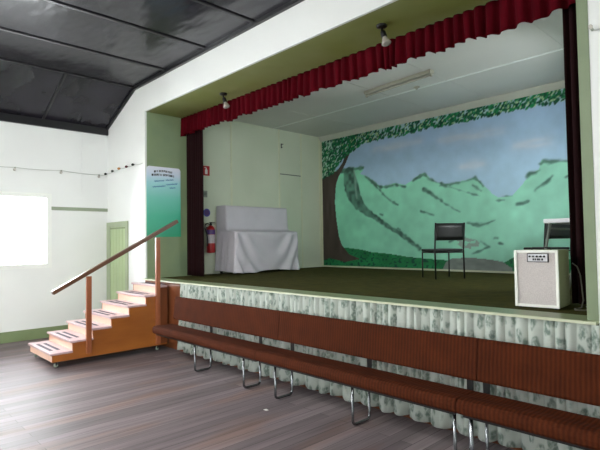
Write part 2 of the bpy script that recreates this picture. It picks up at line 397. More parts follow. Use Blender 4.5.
# stage
struct('floor_stage', bx((XS-.05, YL+.23, ZS-.06), (-.85, YB+.05, ZS)), 'stage_floor')
bm = new(); v = [(YL-.03, ZS-.016), (YL+.235, ZS-.016), (YL+.235, ZS+.003), (YL-.022, ZS+.003), (YL-.029, ZS-.003)]
prism(bm, v, 'yz', XO0, -.976, 0)
bm.normal_update(); bmesh.ops.recalc_face_normals(bm, faces=bm.faces)
for f in bm.faces:
    if f.normal.y < -.5: f.material_index = 1
struct('trim_4', bm, ['lip_top', 'lip_front'])
struct('wall_stage_front', bx((XO0, YL+.026, 0), (-1.0, YL+.06, ZS-.016)), 'ply_dark')
bm = bx((XS-.1, YW+.03, 0), (XS, YB+.1, ZC))
for y in (5.27, 6.44, 7.05, 7.60):
    box(bm, (XS, y-.018, ZS), (XS+.010, y+.018, ZC), 1)
struct('wall_stage_left', bm, ['stage_wall', 'stage_strip'])
struct('wall_stage_back', bx((XS-.1, YB, 0), (-.80, YB+.1, ZC)), 'stage_wall')
struct('wall_stage_right', side_wall(-.90, -.80, YW+.03, YB+.1, ZC, [FILL_WIN]), 'stage_wall')
bm = bx((XS-.1, 4.42, ZC), (-.80, YB+.1, ZC+.05))
box(bm, (XS, 6.28, ZC-.008), (-.9, 6.32, ZC), 1)
for x in (-6.2, -4.55, -3.55, -2.0): box(bm, (x-.015, 4.42, ZC-.005), (x+.015, YB, ZC), 0)
struct('ceiling_stage', bm, ['stage_ceiling', 'white'])
bm = new(); v = [(YB, 3.675), (YB-.015, 3.675), (YB-.06, ZC-.02), (YB-.06, ZC), (YB, ZC)]
prism(bm, v, 'yz', XS+.011, -.90); struct('trim_5', bm, 'cornice_grey')
struct('trim_6', bx((XS+.011, YB-.018, ZS), (-.90, YB-.001, ZS+.030), .003), 'lip_front')
struct('trim_7', bx((XS+.011, YB-.016, ZS+.03), (XS+.045, YB-.001, 3.675)), 'stage_strip')
bm = bx((XS, 6.462, ZS+.01), (XS+.006, 7.028, 2.862)); d2 = struct('door_2', bm, 'stage_wall')
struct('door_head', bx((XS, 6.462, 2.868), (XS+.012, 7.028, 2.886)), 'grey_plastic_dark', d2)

struct('trim_8', bx((-6.44, YL-.024, .10), (-6.14, YL+.024, ZS-.05), .003), 'ply_dark')   # timber end panel of the stage front

# ------------------------------------------------------------------ the painted mural
HILL=[(-7.397,3.023),(-6.871,2.990),(-6.764,3.003),(-6.177,2.997),(-6.210,2.913),(-6.279,2.854),(-6.134,2.806),(-6.003,2.724),(-5.794,2.570),(-5.597,2.559),(-5.449,2.591),(-5.204,2.531),(-5.044,2.606),(-4.938,2.668),(-4.810,2.708),(-4.736,2.663),(-4.646,2.556),(-4.451,2.475),(-4.261,2.467),(-4.030,2.493),(-3.835,2.523),(-3.776,2.467),(-3.693,2.378),(-3.554,2.227),(-3.456,2.161),(-3.339,2.171),(-3.224,2.184),(-3.107,2.304),(-3.012,2.412),(-2.973,2.499),(-2.902,2.507),(-2.829,2.536),(-2.789,2.678),(-2.703,2.647),(-2.535,2.625),(-2.373,2.613),(-1.902,2.487),(-1.348,2.379),(-1.404,0.694),(-7.462,0.241)]
STROKES=[
  ( [(-6.871,2.973),(-6.540,2.976),(-6.198,2.966)],[0.081, 0.081, 0.065] ),
  ( [(-6.152,2.800),(-5.955,2.650),(-5.787,2.546),(-5.621,2.531),(-5.436,2.561),(-5.214,2.502)],[0.032, 0.048, 0.048, 0.048, 0.048, 0.032] ),
  ( [(-6.052,2.749),(-5.907,2.596),(-5.719,2.404),(-5.536,2.256),(-5.378,2.170)],[0.032, 0.04, 0.032, 0.032, 0.024] ),
  ( [(-5.038,2.587),(-4.930,2.649),(-4.805,2.680),(-4.705,2.598),(-4.548,2.511),(-4.299,2.434)],[0.032, 0.048, 0.065, 0.048, 0.032, 0.024] ),
  ( [(-4.812,2.409),(-4.692,2.338),(-4.575,2.258),(-4.459,2.179)],[0.065, 0.081, 0.048, 0.032] ),
  ( [(-4.885,2.020),(-4.762,1.995),(-4.633,1.944)],[0.024, 0.032, 0.024] ),
  ( [(-6.56,2.872),(-6.53,2.683),(-6.46,2.471),(-6.34,2.275),(-6.144,2.088),(-5.899,1.959),(-5.618,1.784),(-5.337,1.632),(-5.132,1.492),(-4.924,1.354)],[0.30, 0.36, 0.34, 0.26, 0.16, 0.097, 0.081, 0.081, 0.089, 0.065] ),
  ( [(-3.997,1.778),(-3.780,1.729),(-3.644,1.764),(-3.519,1.807)],[0.048, 0.065, 0.048, 0.024] ),
  ( [(-4.491,2.452),(-4.261,2.456),(-4.040,2.477),(-3.844,2.515),(-3.759,2.441),(-3.710,2.370)],[0.016, 0.019, 0.029, 0.048, 0.048, 0.024] ),
  ( [(-3.882,2.395),(-3.813,2.355),(-3.747,2.292)],[0.04, 0.057, 0.032] ),
  ( [(-3.008,2.442),(-2.962,2.490),(-2.874,2.496),(-2.815,2.527)],[0.048, 0.065, 0.048, 0.032] ),
  ( [(-2.791,2.614),(-2.754,2.647),(-2.684,2.630),(-2.560,2.629),(-2.373,2.597)],[0.048, 0.081, 0.065, 0.032, 0.024] ),
  ( [(-2.896,2.233),(-2.822,2.287),(-2.736,2.331),(-2.678,2.377),(-2.642,2.417)],[0.024, 0.04, 0.065, 0.057, 0.024] ),
  ( [(-3.164,2.040),(-3.080,2.042),(-2.989,2.074)],[0.032, 0.048, 0.024] ),
  ( [(-3.501,2.118),(-3.356,2.116)],[0.024, 0.024] ),
  ( [(-3.402,2.175),(-3.244,2.173)],[0.016, 0.016] ),
  ( [(-4.452,2.449),(-4.207,2.374),(-3.991,2.288),(-3.766,2.211)],[0.016, 0.016, 0.016, 0.013] ),
  ( [(-4.498,2.182),(-4.309,2.074),(-4.127,1.969)],[0.019, 0.016, 0.013] ),
  ( [(-4.346,1.465),(-4.232,1.506),(-4.049,1.529)],[0.016, 0.019, 0.016] ),
  ( [(-3.771,1.459),(-3.638,1.385),(-3.792,1.312),(-3.933,1.262)],[0.024, 0.04, 0.032, 0.016] ),
  ( [(-3.535,1.520),(-3.495,1.516)],[0.032, 0.024] ),
  ( [(-3.457,1.432),(-3.409,1.423)],[0.032, 0.024] ),
  ( [(-5.801,2.023),(-5.730,2.000)],[0.029, 0.029] ),
  ( [(-2.459,2.383),(-2.379,2.418)],[0.024, 0.048] ),
  ( [(-5.390,1.729),(-5.346,1.709)],[0.019, 0.019] ),
]
FALL=[(-6.434,2.933),(-6.399,2.745),(-6.403,2.583),(-6.369,2.376)]
ROCK=[(-4.233,1.481),(-4.049,1.537),(-3.839,1.492),(-3.772,1.410),(-3.895,1.345),(-4.108,1.362)]
PATH=[(-4.412,1.121),(-4.297,1.183),(-3.970,1.204),(-3.628,1.176),(-3.433,1.147),(-3.278,1.049),(-3.220,0.927),(-4.535,0.875)]
GROUND=[(-7.497,1.324),(-6.798,1.377),(-6.606,1.366),(-6.291,1.336),(-6.039,1.287),(-5.569,1.251),(-5.183,1.202),(-4.929,1.183),(-4.336,1.148),(-3.798,1.133),(-3.467,1.099),(-3.242,1.213),(-3.000,1.238),(-2.578,1.199),(-1.602,1.174),(-1.623,0.547),(-7.517,0.453)]
TRUNK=[(-7.452,3.293),(-7.100,2.989),(-6.899,2.987),(-6.755,3.117),(-6.612,3.348),(-6.532,3.316),(-6.673,3.086),(-6.845,2.875),(-6.934,2.694),(-6.971,2.338),(-6.937,1.977),(-6.875,1.618),(-6.796,1.429),(-6.609,1.243),(-6.321,1.145),(-6.722,1.077),(-7.144,1.155),(-7.503,1.063)]
LEAFLOW=[(-7.461,2.899),(-7.280,2.869),(-7.015,2.936),(-6.839,3.138),(-6.613,3.296),(-6.396,3.378),(-6.196,3.469),(-5.691,3.481),(-5.288,3.452),(-4.865,3.495),(-4.269,3.484),(-3.576,3.494),(-2.996,3.498),(-2.677,3.499),(-2.377,3.477),(-1.990,3.499),(-1.310,3.508)]
CLOUDS=[ [(-5.890,3.283),(-5.417,3.289),(-4.871,3.278)],[(-4.469,3.231),(-3.911,3.225),(-3.371,3.213)],[(-3.174,2.944),(-2.874,2.943),(-2.660,2.939)],[(-4.069,2.725),(-3.837,2.730),(-3.716,2.731)] ]
mx0, mx1, mz0, mz1 = XS+.046, -.905, ZS+.031, 3.674
nu, nv = 480, 204
gx = np.linspace(mx0, mx1, nu); gz = np.linspace(mz0, mz1, nv)
X, Z = np.meshgrid(gx, gz, indexing='ij')
def inside(poly, X=X, Z=Z):
    r = np.zeros(X.shape, bool); n = len(poly)
    for i in range(n):
        (x1, y1), (x2, y2) = poly[i], poly[(i+1) % n]
        if y1 == y2: continue
        c = ((y1 > Z) != (y2 > Z)) & (X < (x2-x1)*(Z-y1)/(y2-y1)+x1); r ^= c
    return r
def sdist(pts, ws):
    """distance to a brush stroke of varying width, less its half width"""
    D = np.full(X.shape, 9.)
    for i in range(len(pts)-1):
        (x1, y1), (x2, y2) = pts[i], pts[i+1]; l2 = (x2-x1)**2+(y2-y1)**2
        t = np.clip(((X-x1)*(x2-x1)+(Z-y1)*(y2-y1))/l2, 0, 1)
        w = ws[i]+(ws[min(i+1, len(ws)-1)]-ws[i])*t
        D = np.minimum(D, np.hypot(X-x1-t*(x2-x1), Z-y1-t*(y2-y1))-w/2)
    return D
def vnoise(sx, sz, seed):
    r = np.random.default_rng(seed); a = r.random((64, 64)); u = (X-mx0)*sx; v = (Z-mz0)*sz
    i, j = np.floor(u).astype(int), np.floor(v).astype(int); fu, fv = u-i, v-j; fu = fu*fu*(3-2*fu); fv = fv*fv*(3-2*fv)
    g = lambda p, q: a[p % 64, q % 64]
    return (g(i, j)*(1-fu)+g(i+1, j)*fu)*(1-fv)+(g(i, j+1)*(1-fu)+g(i+1, j+1)*fu)*fv
C3 = lambda h: np.array(srgb(h)[:3])
P = np.empty(X.shape+(3,))
def lay(mask, col):
    global P
    a = np.clip(mask, 0, 1)[..., None].astype(float); P = P*(1-a)+np.asarray(col)*a
s = np.clip((Z-2.2)/1.4, 0, 1)[..., None]
P = C3('#ACCFE4')*(1-s)+C3('#A6C4E4')*s
for c in CLOUDS:
    d = sdist(c, [.05, .10, .04]); lay(np.exp(-np.maximum(d, 0)/.045)*.38*(.4+.9*vnoise(4, 18, 3)), C3('#DDDCE4'))
h = inside(HILL); sh = np.clip((X+6.9)/4.2, 0, 1)[..., None]; hz = np.clip((Z-1.2)/1.5, 0, 1)[..., None]
hc = C3('#88DAB8')*(1-sh)+C3('#9EE0C8')*sh; hc = hc*(1-.12*(1-hz)); n1 = vnoise(2.2, 3.1, 11)[..., None]; n2 = vnoise(9, 9, 12)[..., None]
lay(h, hc*(.88+.2*n1)*(.94+.12*n2))
j = (vnoise(16, 16, 21)-.5)*.035; dk = C3('#4A7265'); dk2 = C3('#3C5E54')
for pts, ws in STROKES:
    d = sdist(pts, ws)+j; lay(np.clip(.5-d/.03, 0, 1)*(.62+.45*vnoise(14, 14, 22)), dk if max(ws) < .15 else dk2)
lay(np.clip(.5-(sdist(FALL, [.05]*4)+j*.6)/.03, 0, 1)*.55, C3('#8DB5A6'))
lay(inside(ROCK)*(vnoise(20, 24, 31) > .42)*.8, C3('#8C948F'))
lay(inside(PATH), C3('#77817C')*(.8+.35*vnoise(12, 20, 32)[..., None]))
gr = inside(GROUND) & ~inside(PATH); lay(gr, C3('#1C7A48')*(.72+.5*vnoise(6, 9, 33)[..., None]))
lay(gr & (vnoise(26, 40, 34) > .72), C3('#0F4A3A'))
lay(inside(TRUNK), C3('#4B423C')*(.7+.5*vnoise(14, 2.5, 35)[..., None]))
# leaves: pale ground, then hundreds of dabs
low = np.interp(X, [p[0] for p in LEAFLOW], [p[1] for p in LEAFLOW]); lv = Z > low+.01*np.sin(X*31)+.012
pale = C3('#B2DAC2'); side = np.clip((-6.2-X)/.9, 0, 1)
lay(lv*np.maximum(.5, side*.9), pale)
def dab(cx, cz, a, b, th, col, k=1.):
    i0, i1 = np.searchsorted(gx, (cx-a*1.6, cx+a*1.6)); j0, j1 = np.searchsorted(gz, (cz-a*1.6, cz+a*1.6))
    if i1 <= i0 or j1 <= j0: return
    dx, dz_ = X[i0:i1, j0:j1]-cx, Z[i0:i1, j0:j1]-cz; c, s_ = math.cos(th), math.sin(th)
    r = np.hypot((dx*c+dz_*s_)/a, (-dx*s_+dz_*c)/b); m = (np.clip((1.25-r)/.5, 0, 1)*k)[..., None]
    P[i0:i1, j0:j1] = P[i0:i1, j0:j1]*(1-m)+col*m
leafc = [C3('#0E6B42'), C3('#0B5A3C'), C3('#178A4E'), C3('#0A4A36')]
for _ in range(1600):
    x = RNG.uniform(mx0, mx1) if RNG.random() < .72 else RNG.uniform(mx0, -6.3)
    lo_ = np.interp(x, [p[0] for p in LEAFLOW], [p[1] for p in LEAFLOW]); z = RNG.uniform(lo_-.005, mz1)
    dab(x, z, RNG.uniform(.026, .04), RNG.uniform(.012, .02), RNG.uniform(.3, 1.3), leafc[RNG.integers(4)])
for _ in range(190):
    x = RNG.uniform(mx0, mx1); lo_ = np.interp(x, [p[0] for p in LEAFLOW], [p[1] for p in LEAFLOW]); z = RNG.uniform(lo_, mz1)
    dab(x, z, .022, .011, RNG.uniform(.2, 1.4), C3('#B4D6A2'), .8)
i, jx = np.meshgrid(np.arange(nu-1), np.arange(nv-1), indexing='ij')
idx = lambda a, b: (a*nv+b).ravel()
faces = np.stack([idx(i, jx), idx(i+1, jx), idx(i+1, jx+1), idx(i, jx+1)], 1)
verts = np.stack([X.ravel(), np.full(X.size, YB-.004), Z.ravel()], 1)
me = bpy.data.meshes.new('painted_mural'); me.from_pydata(verts.tolist(), [], faces.tolist())
ca = me.color_attributes.new('paint', 'FLOAT_COLOR', 'POINT')
ca.data.foreach_set('color', np.concatenate([np.clip(P.reshape(-1, 3), 0, 1), np.ones((X.size, 1))], 1).ravel().astype(np.float32))
me.materials.append(M['mural']); mu = bpy.data.objects.new('painted_mural', me); COL.objects.link(mu)
tag(mu, 'painted mural of green hills, blue sky and a leafy tree across the stage back wall', 'mural')

# ------------------------------------------------------------------ curtains and stage skirt
def pleated(name, mats, x0, x1, y, zt, zb, wl, amp, seed, n_per=9, nv=14, rag=.0, topamp=.5, uv=False, parent=None, ret=None):
    r = random.Random(seed); xs = [x0]; k = 0
    while xs[-1] < x1: xs.append(xs[-1]+wl*r.uniform(.65, 1.4))
    s = (x1-x0)/(xs[-1]-x0); xs = [x0+(q-x0)*s for q in xs]; m = len(xs)-1
    am = [r.uniform(.6, 1.25) for _ in range(m+1)]; dz = [r.uniform(-1, 1)*rag for _ in range(m+1)]; sk = [r.uniform(-.35, .35)*wl for _ in range(m+1)]
    nu = m*n_per+1; bm = new()
    def f(u, v):
        t = u*m; i = min(int(t), m-1); w = t-i; x = xs[i]+(xs[i+1]-xs[i])*w
        e = am[i]+(am[i+1]-am[i])*w; a = amp*e*(topamp+(1-topamp)*v)
        c = math.cos(2*PI*w); lump = c - .25*math.cos(4*PI*w)
        zz = zt+(zb+(dz[i]+(dz[i+1]-dz[i])*(w*w*(3-2*w)))-zt)*v
        return (x+(sk[i]+(sk[i+1]-sk[i])*w)*v*.6*(1 if 0 < t < m else 0), y-a*lump, zz)
    grid(bm, nu, nv, f, (lambda u, v: ((x1-x0)*u*1.5, (zt-zb)*(1-v))) if uv else None)
    o = obj(name, bm, mats, parent); return o

vl = pleated('stage_valance', 'maroon', XO0+.005, -1.045, 4.205, 3.612, 3.325, .105, .032, 3, rag=.026, topamp=.55)
thick(vl, .004); tag(vl, 'long pleated maroon velvet valance hanging across the top of the stage opening', 'valance')
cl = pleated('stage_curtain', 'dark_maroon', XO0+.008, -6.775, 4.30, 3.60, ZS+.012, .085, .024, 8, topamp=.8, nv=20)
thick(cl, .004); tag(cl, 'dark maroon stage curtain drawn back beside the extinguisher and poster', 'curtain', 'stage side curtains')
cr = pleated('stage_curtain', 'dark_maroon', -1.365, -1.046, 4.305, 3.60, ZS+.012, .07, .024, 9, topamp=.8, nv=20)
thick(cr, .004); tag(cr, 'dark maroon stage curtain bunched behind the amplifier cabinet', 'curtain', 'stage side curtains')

# gathered skirt: fine gathers at the top, broad flares at the floor
bm = new(); kx0, kx1 = -6.15, -.955; rr = random.Random(4)
ph = [rr.uniform(0, 6.3) for _ in range(6)]
def skirt(u, v):
    x = kx0+(kx1-kx0)*u; q = x*2*PI
    w_ = x+.012*math.sin(q/.37+ph[0])+.010*math.sin(q/.9+ph[1])
    fine = abs(math.sin(PI*w_/.078))**.75*(.75+.25*math.sin(q/.23+ph[5])); big = abs(math.sin(PI*(x+.03*math.sin(q/.8+ph[3]))/.185+ph[2]))**.8
    y = 3.520 - .036*fine*(1-.75*v) - .055*big*v**1.2 - .012*v
    zb = .022+.016*(1+math.sin(q/.41+ph[4]))*.5+.012*(1-big)
    return (x, min(y, 3.530), .948+(zb-.948)*v)
grid(bm, 1300, 12, skirt, lambda u, v: ((kx1-kx0)*u*1.9, .91*(1-v)))
sk = thick(obj('stage_skirt', bm, 'skirt'), .002)
tag(sk, 'gathered off-white leaf print cloth skirt hanging from the stage edge to the floor', 'stage skirt')

# ------------------------------------------------------------------ rolling stairs
st = thing('stage_stairs', 'varnished wooden steps on castors leading up to the left end of the stage', 'stairs', (-6.45, 1.92, 0))
nose = [0, .236, .488, .728, .970, 1.213, 1.458]; zt = [.190, .312, .432, .552, .672, .792, .912]; yend = 1.545; W0, W1 = -.94, 0.
def side_poly():
    p = [(.012, .078)]
    for i in range(7):
        p.append((nose[i]+.012, zt[i]-.026)); p.append(((nose[i+1]+.012) if i < 6 else yend, zt[i]-.026))
    p.append((yend, .078)); return p
for a, b in ((W1-.018, W1), (W0, W0+.018)): obj('side_panel', prism(new(), side_poly(), 'yz', a, b), 'ply', st)
for i in range(7):
    ye = (nose[i+1]+.014) if i < 6 else yend
    t = obj('tread', bx((W0-.012, nose[i]-.014, zt[i]-.026), (W1+.012, ye, zt[i]), .004), ['tread'], st)
    obj('riser', bx((W0+.018, nose[i]+.012, (zt[i-1] if i else .078)), (W1-.018, nose[i]+.028, zt[i]-.026)), 'riser', st)
    for k in range(2):
        yy = nose[i]+.035+.085*k
        obj('grip_strip', bx((W0+.18, yy, zt[i]-.001), (W1-.18, yy+.040, zt[i]+.0025)), 'grip', t)
for (y0, z0, z1) in ((.430, .13, 1.105), (1.385, .10, 1.595)):
    obj('post', bx((W1+.001, y0-.024, z0), (W1+.038, y0+.040, z1), .003), 'post_wood', st)
bm = new(); sl = math.atan2(1.845-.925, 3.655-1.955)
v = [(.015, .902), (1.715, 1.812), (1.692, 1.856), (-.008, .946)]
prism(bm, v, 'yz', W1-.012, W1+.050); bmesh.ops.bevel(bm, geom=list(bm.edges), offset=.006, segments=2, affect='EDGES')
hr = obj('handrail', bm, 'rail_wood', st); hr['label'] = 'dark timber handrail'
e = obj('end_panel', bx((W1+.001, 1.432, .10), (W1+.016, yend-.002, .885)), 'ply_dark', st); e['label'] = 'darker plywood end panel'
for cx_, cy_ in ((W1-.06, .07), (W0+.06, .07), (W1-.06, 1.42), (W0+.06, 1.42)):
    bm = new(); lathe(bm, [(.010, -.011), (.026, -.010), (.027, 0), (.026, .010), (.010, .011)], (cx_, cy_, .027), (1, 0, 0), 16)
    c = obj('castor', bm, 'grey_plastic', st)
    bm = bx((cx_-.02, cy_-.018, .055), (cx_-.014, cy_+.018, .072)); box(bm, (cx_-.018, cy_-.008, .027), (cx_-.013, cy_+.008, .06)); box(bm, (cx_+.013, cy_-.008, .027), (cx_+.018, cy_+.008, .06)); box(bm, (cx_-.03, cy_-.025, .066), (cx_+.03, cy_+.025, .080))
    obj('castor_fork', bm, 'chrome', c)

# ------------------------------------------------------------------ benches along the stage front
def bench(label, xc, legs, L=2.116):
    b = thing('upholstered_bench', label, 'bench', (xc, 2.964, 0), 0, 'benches along the front of the stage')
    sp = [(.018, .358), (.004, .375), (0, .405), (.006, .432), (.024, .449), (.07, .455), (.16, .447), (.25, .449), (.285, .445), (.295, .425), (.29, .38), (.27, .360)]
    bm = prism(new(), sp, 'yz', -L/2, L/2)
    bmesh.ops.recalc_face_normals(bm, faces=bm.faces); obj('seat', bm, 'uphol', b)
    bp = [(.306, .508), (.300, .525), (.316, .66), (.330, .785), (.340, .800), (.360, .800), (.368, .785), (.350, .66), (.336, .515), (.328, .505)]
    obj('backrest', prism(new(), bp, 'yz', -L/2, L/2), 'uphol', b)
    obj('seat_frame', bx((-L/2+.03, .04, .335), (L/2-.03, .27, .36)), 'black_metal', b)
    for lx in legs:
        arc = lambda cy, cz, a0, a1, n=5: [(lx, cy+.035*math.cos(a0+(a1-a0)*k/n), cz+.035*math.sin(a0+(a1-a0)*k/n)) for k in range(n+1)]
        pts = [(lx, .095, .345)]+arc(.13, .049, PI, 1.5*PI)+arc(.275, .049, 1.5*PI, 2*PI)+[(lx, .31, .345)]
        g = obj('leg', tube(new(), pts, .0115, 10), 'chrome', b)
        obj('back_support', bx((lx-.024, .318, .34), (lx+.024, .326, .62), .002), 'black_metal', b)
    return b
bench('rust brown bench running up to the wooden stage stairs', -4.853, (-.187, .755))
bench('middle rust brown bench of the three along the stage front', -2.732, (-.868, .095, 1.0))
bench('rust brown bench nearest the amplifier end of the stage', -.611, (-1.0, 0., .95))

# ------------------------------------------------------------------ chairs on the stage
def chair(name, label, loc, rz):
    c = thing(name, label, 'chair', loc, rz, 'black stacking chairs on the stage')
    bm = box(new(), (-.19, -.215, .378), (.22, .215, .412), 0, .012); obj('seat', bm, 'black_vinyl', c)
    bm = new()
    def bk(u, v):
        y = -.205+.41*u; return (-.232+.022*(1-(2*u-1)**2)*-1 - .012*v, y, .530+.235*v)
    grid(bm, 13, 5, bk); o = thick(obj('backrest', bm, 'black_vinyl', c), .016, 0)
    for s in (-1, 1):
        obj('leg', tube(new(), [(-.215, s*.214, 0), (-.205, s*.214, .40), (-.222, s*.214, .56), (-.246, s*.214, .772)], .0115), 'black_metal', c)
        obj('leg', tube(new(), [(.20, s*.208, 0), (.195, s*.208, .37)], .0105), 'black_metal', c)
    bm = new()
    for s in (-1, 1): tube(bm, [(-.206, s*.208, .366), (.20, s*.208, .366)], .010)
    tube(bm, [(.195, -.208, .366), (.195, .208, .366)], .010); tube(bm, [(-.206, -.208, .366), (-.206, .208, .366)], .010)
    obj('seat_frame', bm, 'black_metal', c)
    return c
chair('stacking_chair', 'black stacking chair alone in the middle of the stage', (-3.66, 6.24, ZS), math.radians(148))
chair('stacking_chair', 'black stacking chair close to the mural, seen above the amplifier cabinet', (-2.62, 7.27, ZS), math.radians(150))

# white folding table with splayed tube legs
t = thing('folding_table', 'white topped folding table on stage partly behind the right curtain', 'table', (-1.285, 4.95, ZS))
obj('table_top', bx((-.36, -.45, .668), (.36, .45, .706), .006), 'table_white', t)
for sx, sy in ((-1, -1), (1, -1), (-1, 1), (1, 1)):
    obj('leg', tube(new(), [(sx*.30-.02, sy*.40, .668), (-.45 if sx < 0 else .31, sy*.40, .0)], .012), 'table_leg', t)
for s in (-1, 1): obj('cross_bar', tube(new(), [(s*.301-.022, -.40, .62), (s*.301-.022, .40, .62)], .009), 'table_leg', t)

# ------------------------------------------------------------------ amplifier cabinet
a = thing('amplifier_cabinet', 'cream amplifier cabinet with grey grille cloth at the stage edge', 'amplifier', (-1.496, 4.036, ZS), math.radians(4))
w, d, h = .158, .148, .447
obj('cabinet', box(new(), (-w, -d+.012, .012), (w, d, h), 0, .006), 'amp_side', a)
bm = new()
for lo, hi in (((-w-.001, -d-.006, .012), (-w+.020, -d+.014, h)), ((w-.020, -d-.006, .012), (w+.001, -d+.014, h)), ((-w+.020, -d-.006, .012), (w-.020, -d+.014, .034)), ((-w+.020, -d-.006, h-.020), (w-.020, -d+.014, h))): box(bm, lo, hi, 0, .003)
o = obj('front_frame', bm, 'amp_white', a); o['label'] = 'white front frame'
obj('grille', bx((-w+.02, -d+.004, .034), (w-.02, -d+.012, h-.02)), 'grille', a)
cp = obj('control_panel', bx((-.062, -d-.004, h-.092), (.092, -d+.006, h-.024), .002), 'black_plastic', a); cp['label'] = 'control panel with a silver face'
fp = obj('panel_face', bx((-.055, -d-.0055, h-.086), (.085, -d-.0035, h-.030)), 'amp_panel', cp)
for k in range(5):
    lathe_bm = lathe(new(), [(.0075, 0), (.007, .012), (.004, .0135)], (-.040+.026*k, -d-.0055, h-.048), (0, -1, 0), 12)
    obj('knob', lathe_bm, 'black_plastic', cp)
bm = new()
for k, wd in enumerate((.012, .010, .014, .009, .013)): box(bm, (-.020+.0155*k, -d-.0065, h-.078), (-.020+.0155*k+wd, -d-.005, h-.063))
obj('badge', bm, 'ink_black', cp)
for sx in (-1, 1):
    for sy in (-1, 1): obj('foot', lathe(new(), [(.012, 0), (.014, .004), (.014, .014)], (sx*(w-.03), sy*(d-.03), 0), (0, 0, 1), 12), 'black_plastic', a)
obj('carry_handle', tube(new(), [(-.07, .0, h-.002), (-.066, .0, h+.016), (.066, .0, h+.016), (.07, .0, h-.002)], .006), 'black_plastic', a)
cb = obj('power_cord', tube(new(), [(-1.317, 4.168, ZS+0.340), (-1.290, 4.185, ZS+0.315), (-1.265, 4.170, ZS+0.250), (-1.250, 4.150, ZS+0.160), (-1.237, 4.130, ZS+0.060), (-1.240, 4.090, ZS+0.010), (-1.265, 4.020, ZS+0.007), (-1.240, 3.950, ZS+0.007), (-1.185, 3.970, ZS+0.007), (-1.165, 4.070, ZS+0.007), (-1.215, 4.120, ZS+0.016)], .005, 8), 'cable')
tag(cb, 'dark power cord hanging from the amplifier cabinet to the stage floor', 'cord')

# ------------------------------------------------------------------ piano under its dust sheet
PY0, PY1 = 4.93, 6.38
p = thing('covered_piano', 'upright piano hidden under a grey white dust sheet against the stage wall', 'piano', (XS, 0, ZS))
bm = new(); nseg = 96
SX = [(.018, .600, 0), (.12, .592, .1), (.28, .588, .3), (.42, .590, .55), (.56, .594, .8), (.66, .600, .95), (.712, .602, 1), (.733, .590, 1), (.742, .55, 1), (.752, .40, 1), (.770, .345, 1), (.83, .325, 1), (.95, .318, 1), (1.08, .312, 1), (1.165, .310, 1), (1.193, .300, 1), (1.203, .27, 1), (1.206, .15, 1)]
rows = []
for (z, xf, tt) in SX:
    y0, y1 = PY0, PY1; per = []
    rad = .035
    plan = [(.012, y0), (xf-rad, y0)] + [(xf-rad+rad*math.sin(q*PI/8), y0+rad-rad*math.cos(q*PI/8)) for q in range(1, 4)] + [(xf, y0+rad), (xf, y1-rad)] + [(xf-rad+rad*math.cos(q*PI/8), y1-rad+rad*math.sin(q*PI/8)) for q in range(1, 4)] + [(xf-rad, y1), (.012, y1)]
    seg = [math.dist(plan[i], plan[i+1]) for i in range(len(plan)-1)]; tot = sum(seg)
    # parameterise: 24 on the left end, 56 across the front, 24 on the right end
    def at(q):
        i = 0
        while i < len(seg)-1 and q > seg[i]: q -= seg[i]; i += 1
        k = min(1, max(0, q/seg[i])); A_, B_ = plan[i], plan[i+1]
        tx, ty = B_[0]-A_[0], B_[1]-A_[1]; l = math.hypot(tx, ty) or 1
        return A_[0]+tx*k, A_[1]+ty*k, ty/l, -tx/l
    sl_ = xf; fr_ = tot-2*sl_
    qs = [sl_*k/24 for k in range(24)] + [sl_+fr_*k/56 for k in range(57)] + [sl_+fr_+sl_*k/24 for k in range(1, 25)]
    row = []
    for k, q in enumerate(qs):
        x, y, nx, ny = at(q); s_ = (1-tt)
        if z < .74:
            v = 1-z/.72
            if 24 <= k <= 80:
                u = (k-24)/56; c = v+1.15*(2*u-1)**2; edge = min(1., 4.*abs(u-.5)+.25)
                dsp = .050*math.sin(c*10.5+.5*math.sin(5*u))*min(1, v*4)*min(1., .35+2.2*abs(u-.5)) + .030*v + .006*math.sin(u*23+2*v)*v
            else:
                dsp = (.018*math.sin(q*34+1.5*v)+.010*math.sin(q*71))*v + .035*v
        else:
            dsp = .006*math.sin(q*9+z*7) - .004*math.cos(q*23-z*11)
            if z > 1.19: dsp *= .3
        row.append((max(.012, x+nx*dsp), y+ny*dsp, z + (.016*math.sin(q*5.2+.5)+.012 if z < .1 else 0)))
    rows.append(row)
vv = [[bm.verts.new(c) for c in r] for r in rows]
for r0, r1 in zip(vv, vv[1:]):
    for k in range(len(r0)-1): bm.faces.new((r0[k], r0[k+1], r1[k+1], r1[k])).smooth = True
top = vv[-1]; bm.faces.new(list(reversed(top)))
o = thick(obj('dust_sheet', bm, 'sheet', p), .004); sm = o.modifiers.new('soft', 'SUBSURF'); sm.levels = sm.render_levels = 1
for y in (PY0+.05, PY1-.05):
    for x in (.08, .50):
        bm = lathe(new(), [(.012, -.014), (.024, -.012), (.025, 0), (.024, .012), (.012, .014)], (x, y, .025), (1, 0, 0), 14)
        box(bm, (x-.03, y-.035, .04), (x+.03, y+.035, .09)); obj('castor', bm, 'black_plastic', p)
bm = bx((.02, PY0+.03, .06), (.28, PY1-.03, 1.17)); box(bm, (.28, PY0+.03, .60), (.56, PY1-.03, .70)); box(bm, (.02, PY0+.03, .06), (.54, PY0+.07, .64)); box(bm, (.02, PY1-.07, .06), (.54, PY1-.03, .64))
obj('piano_case', bm, 'black_plastic', p)

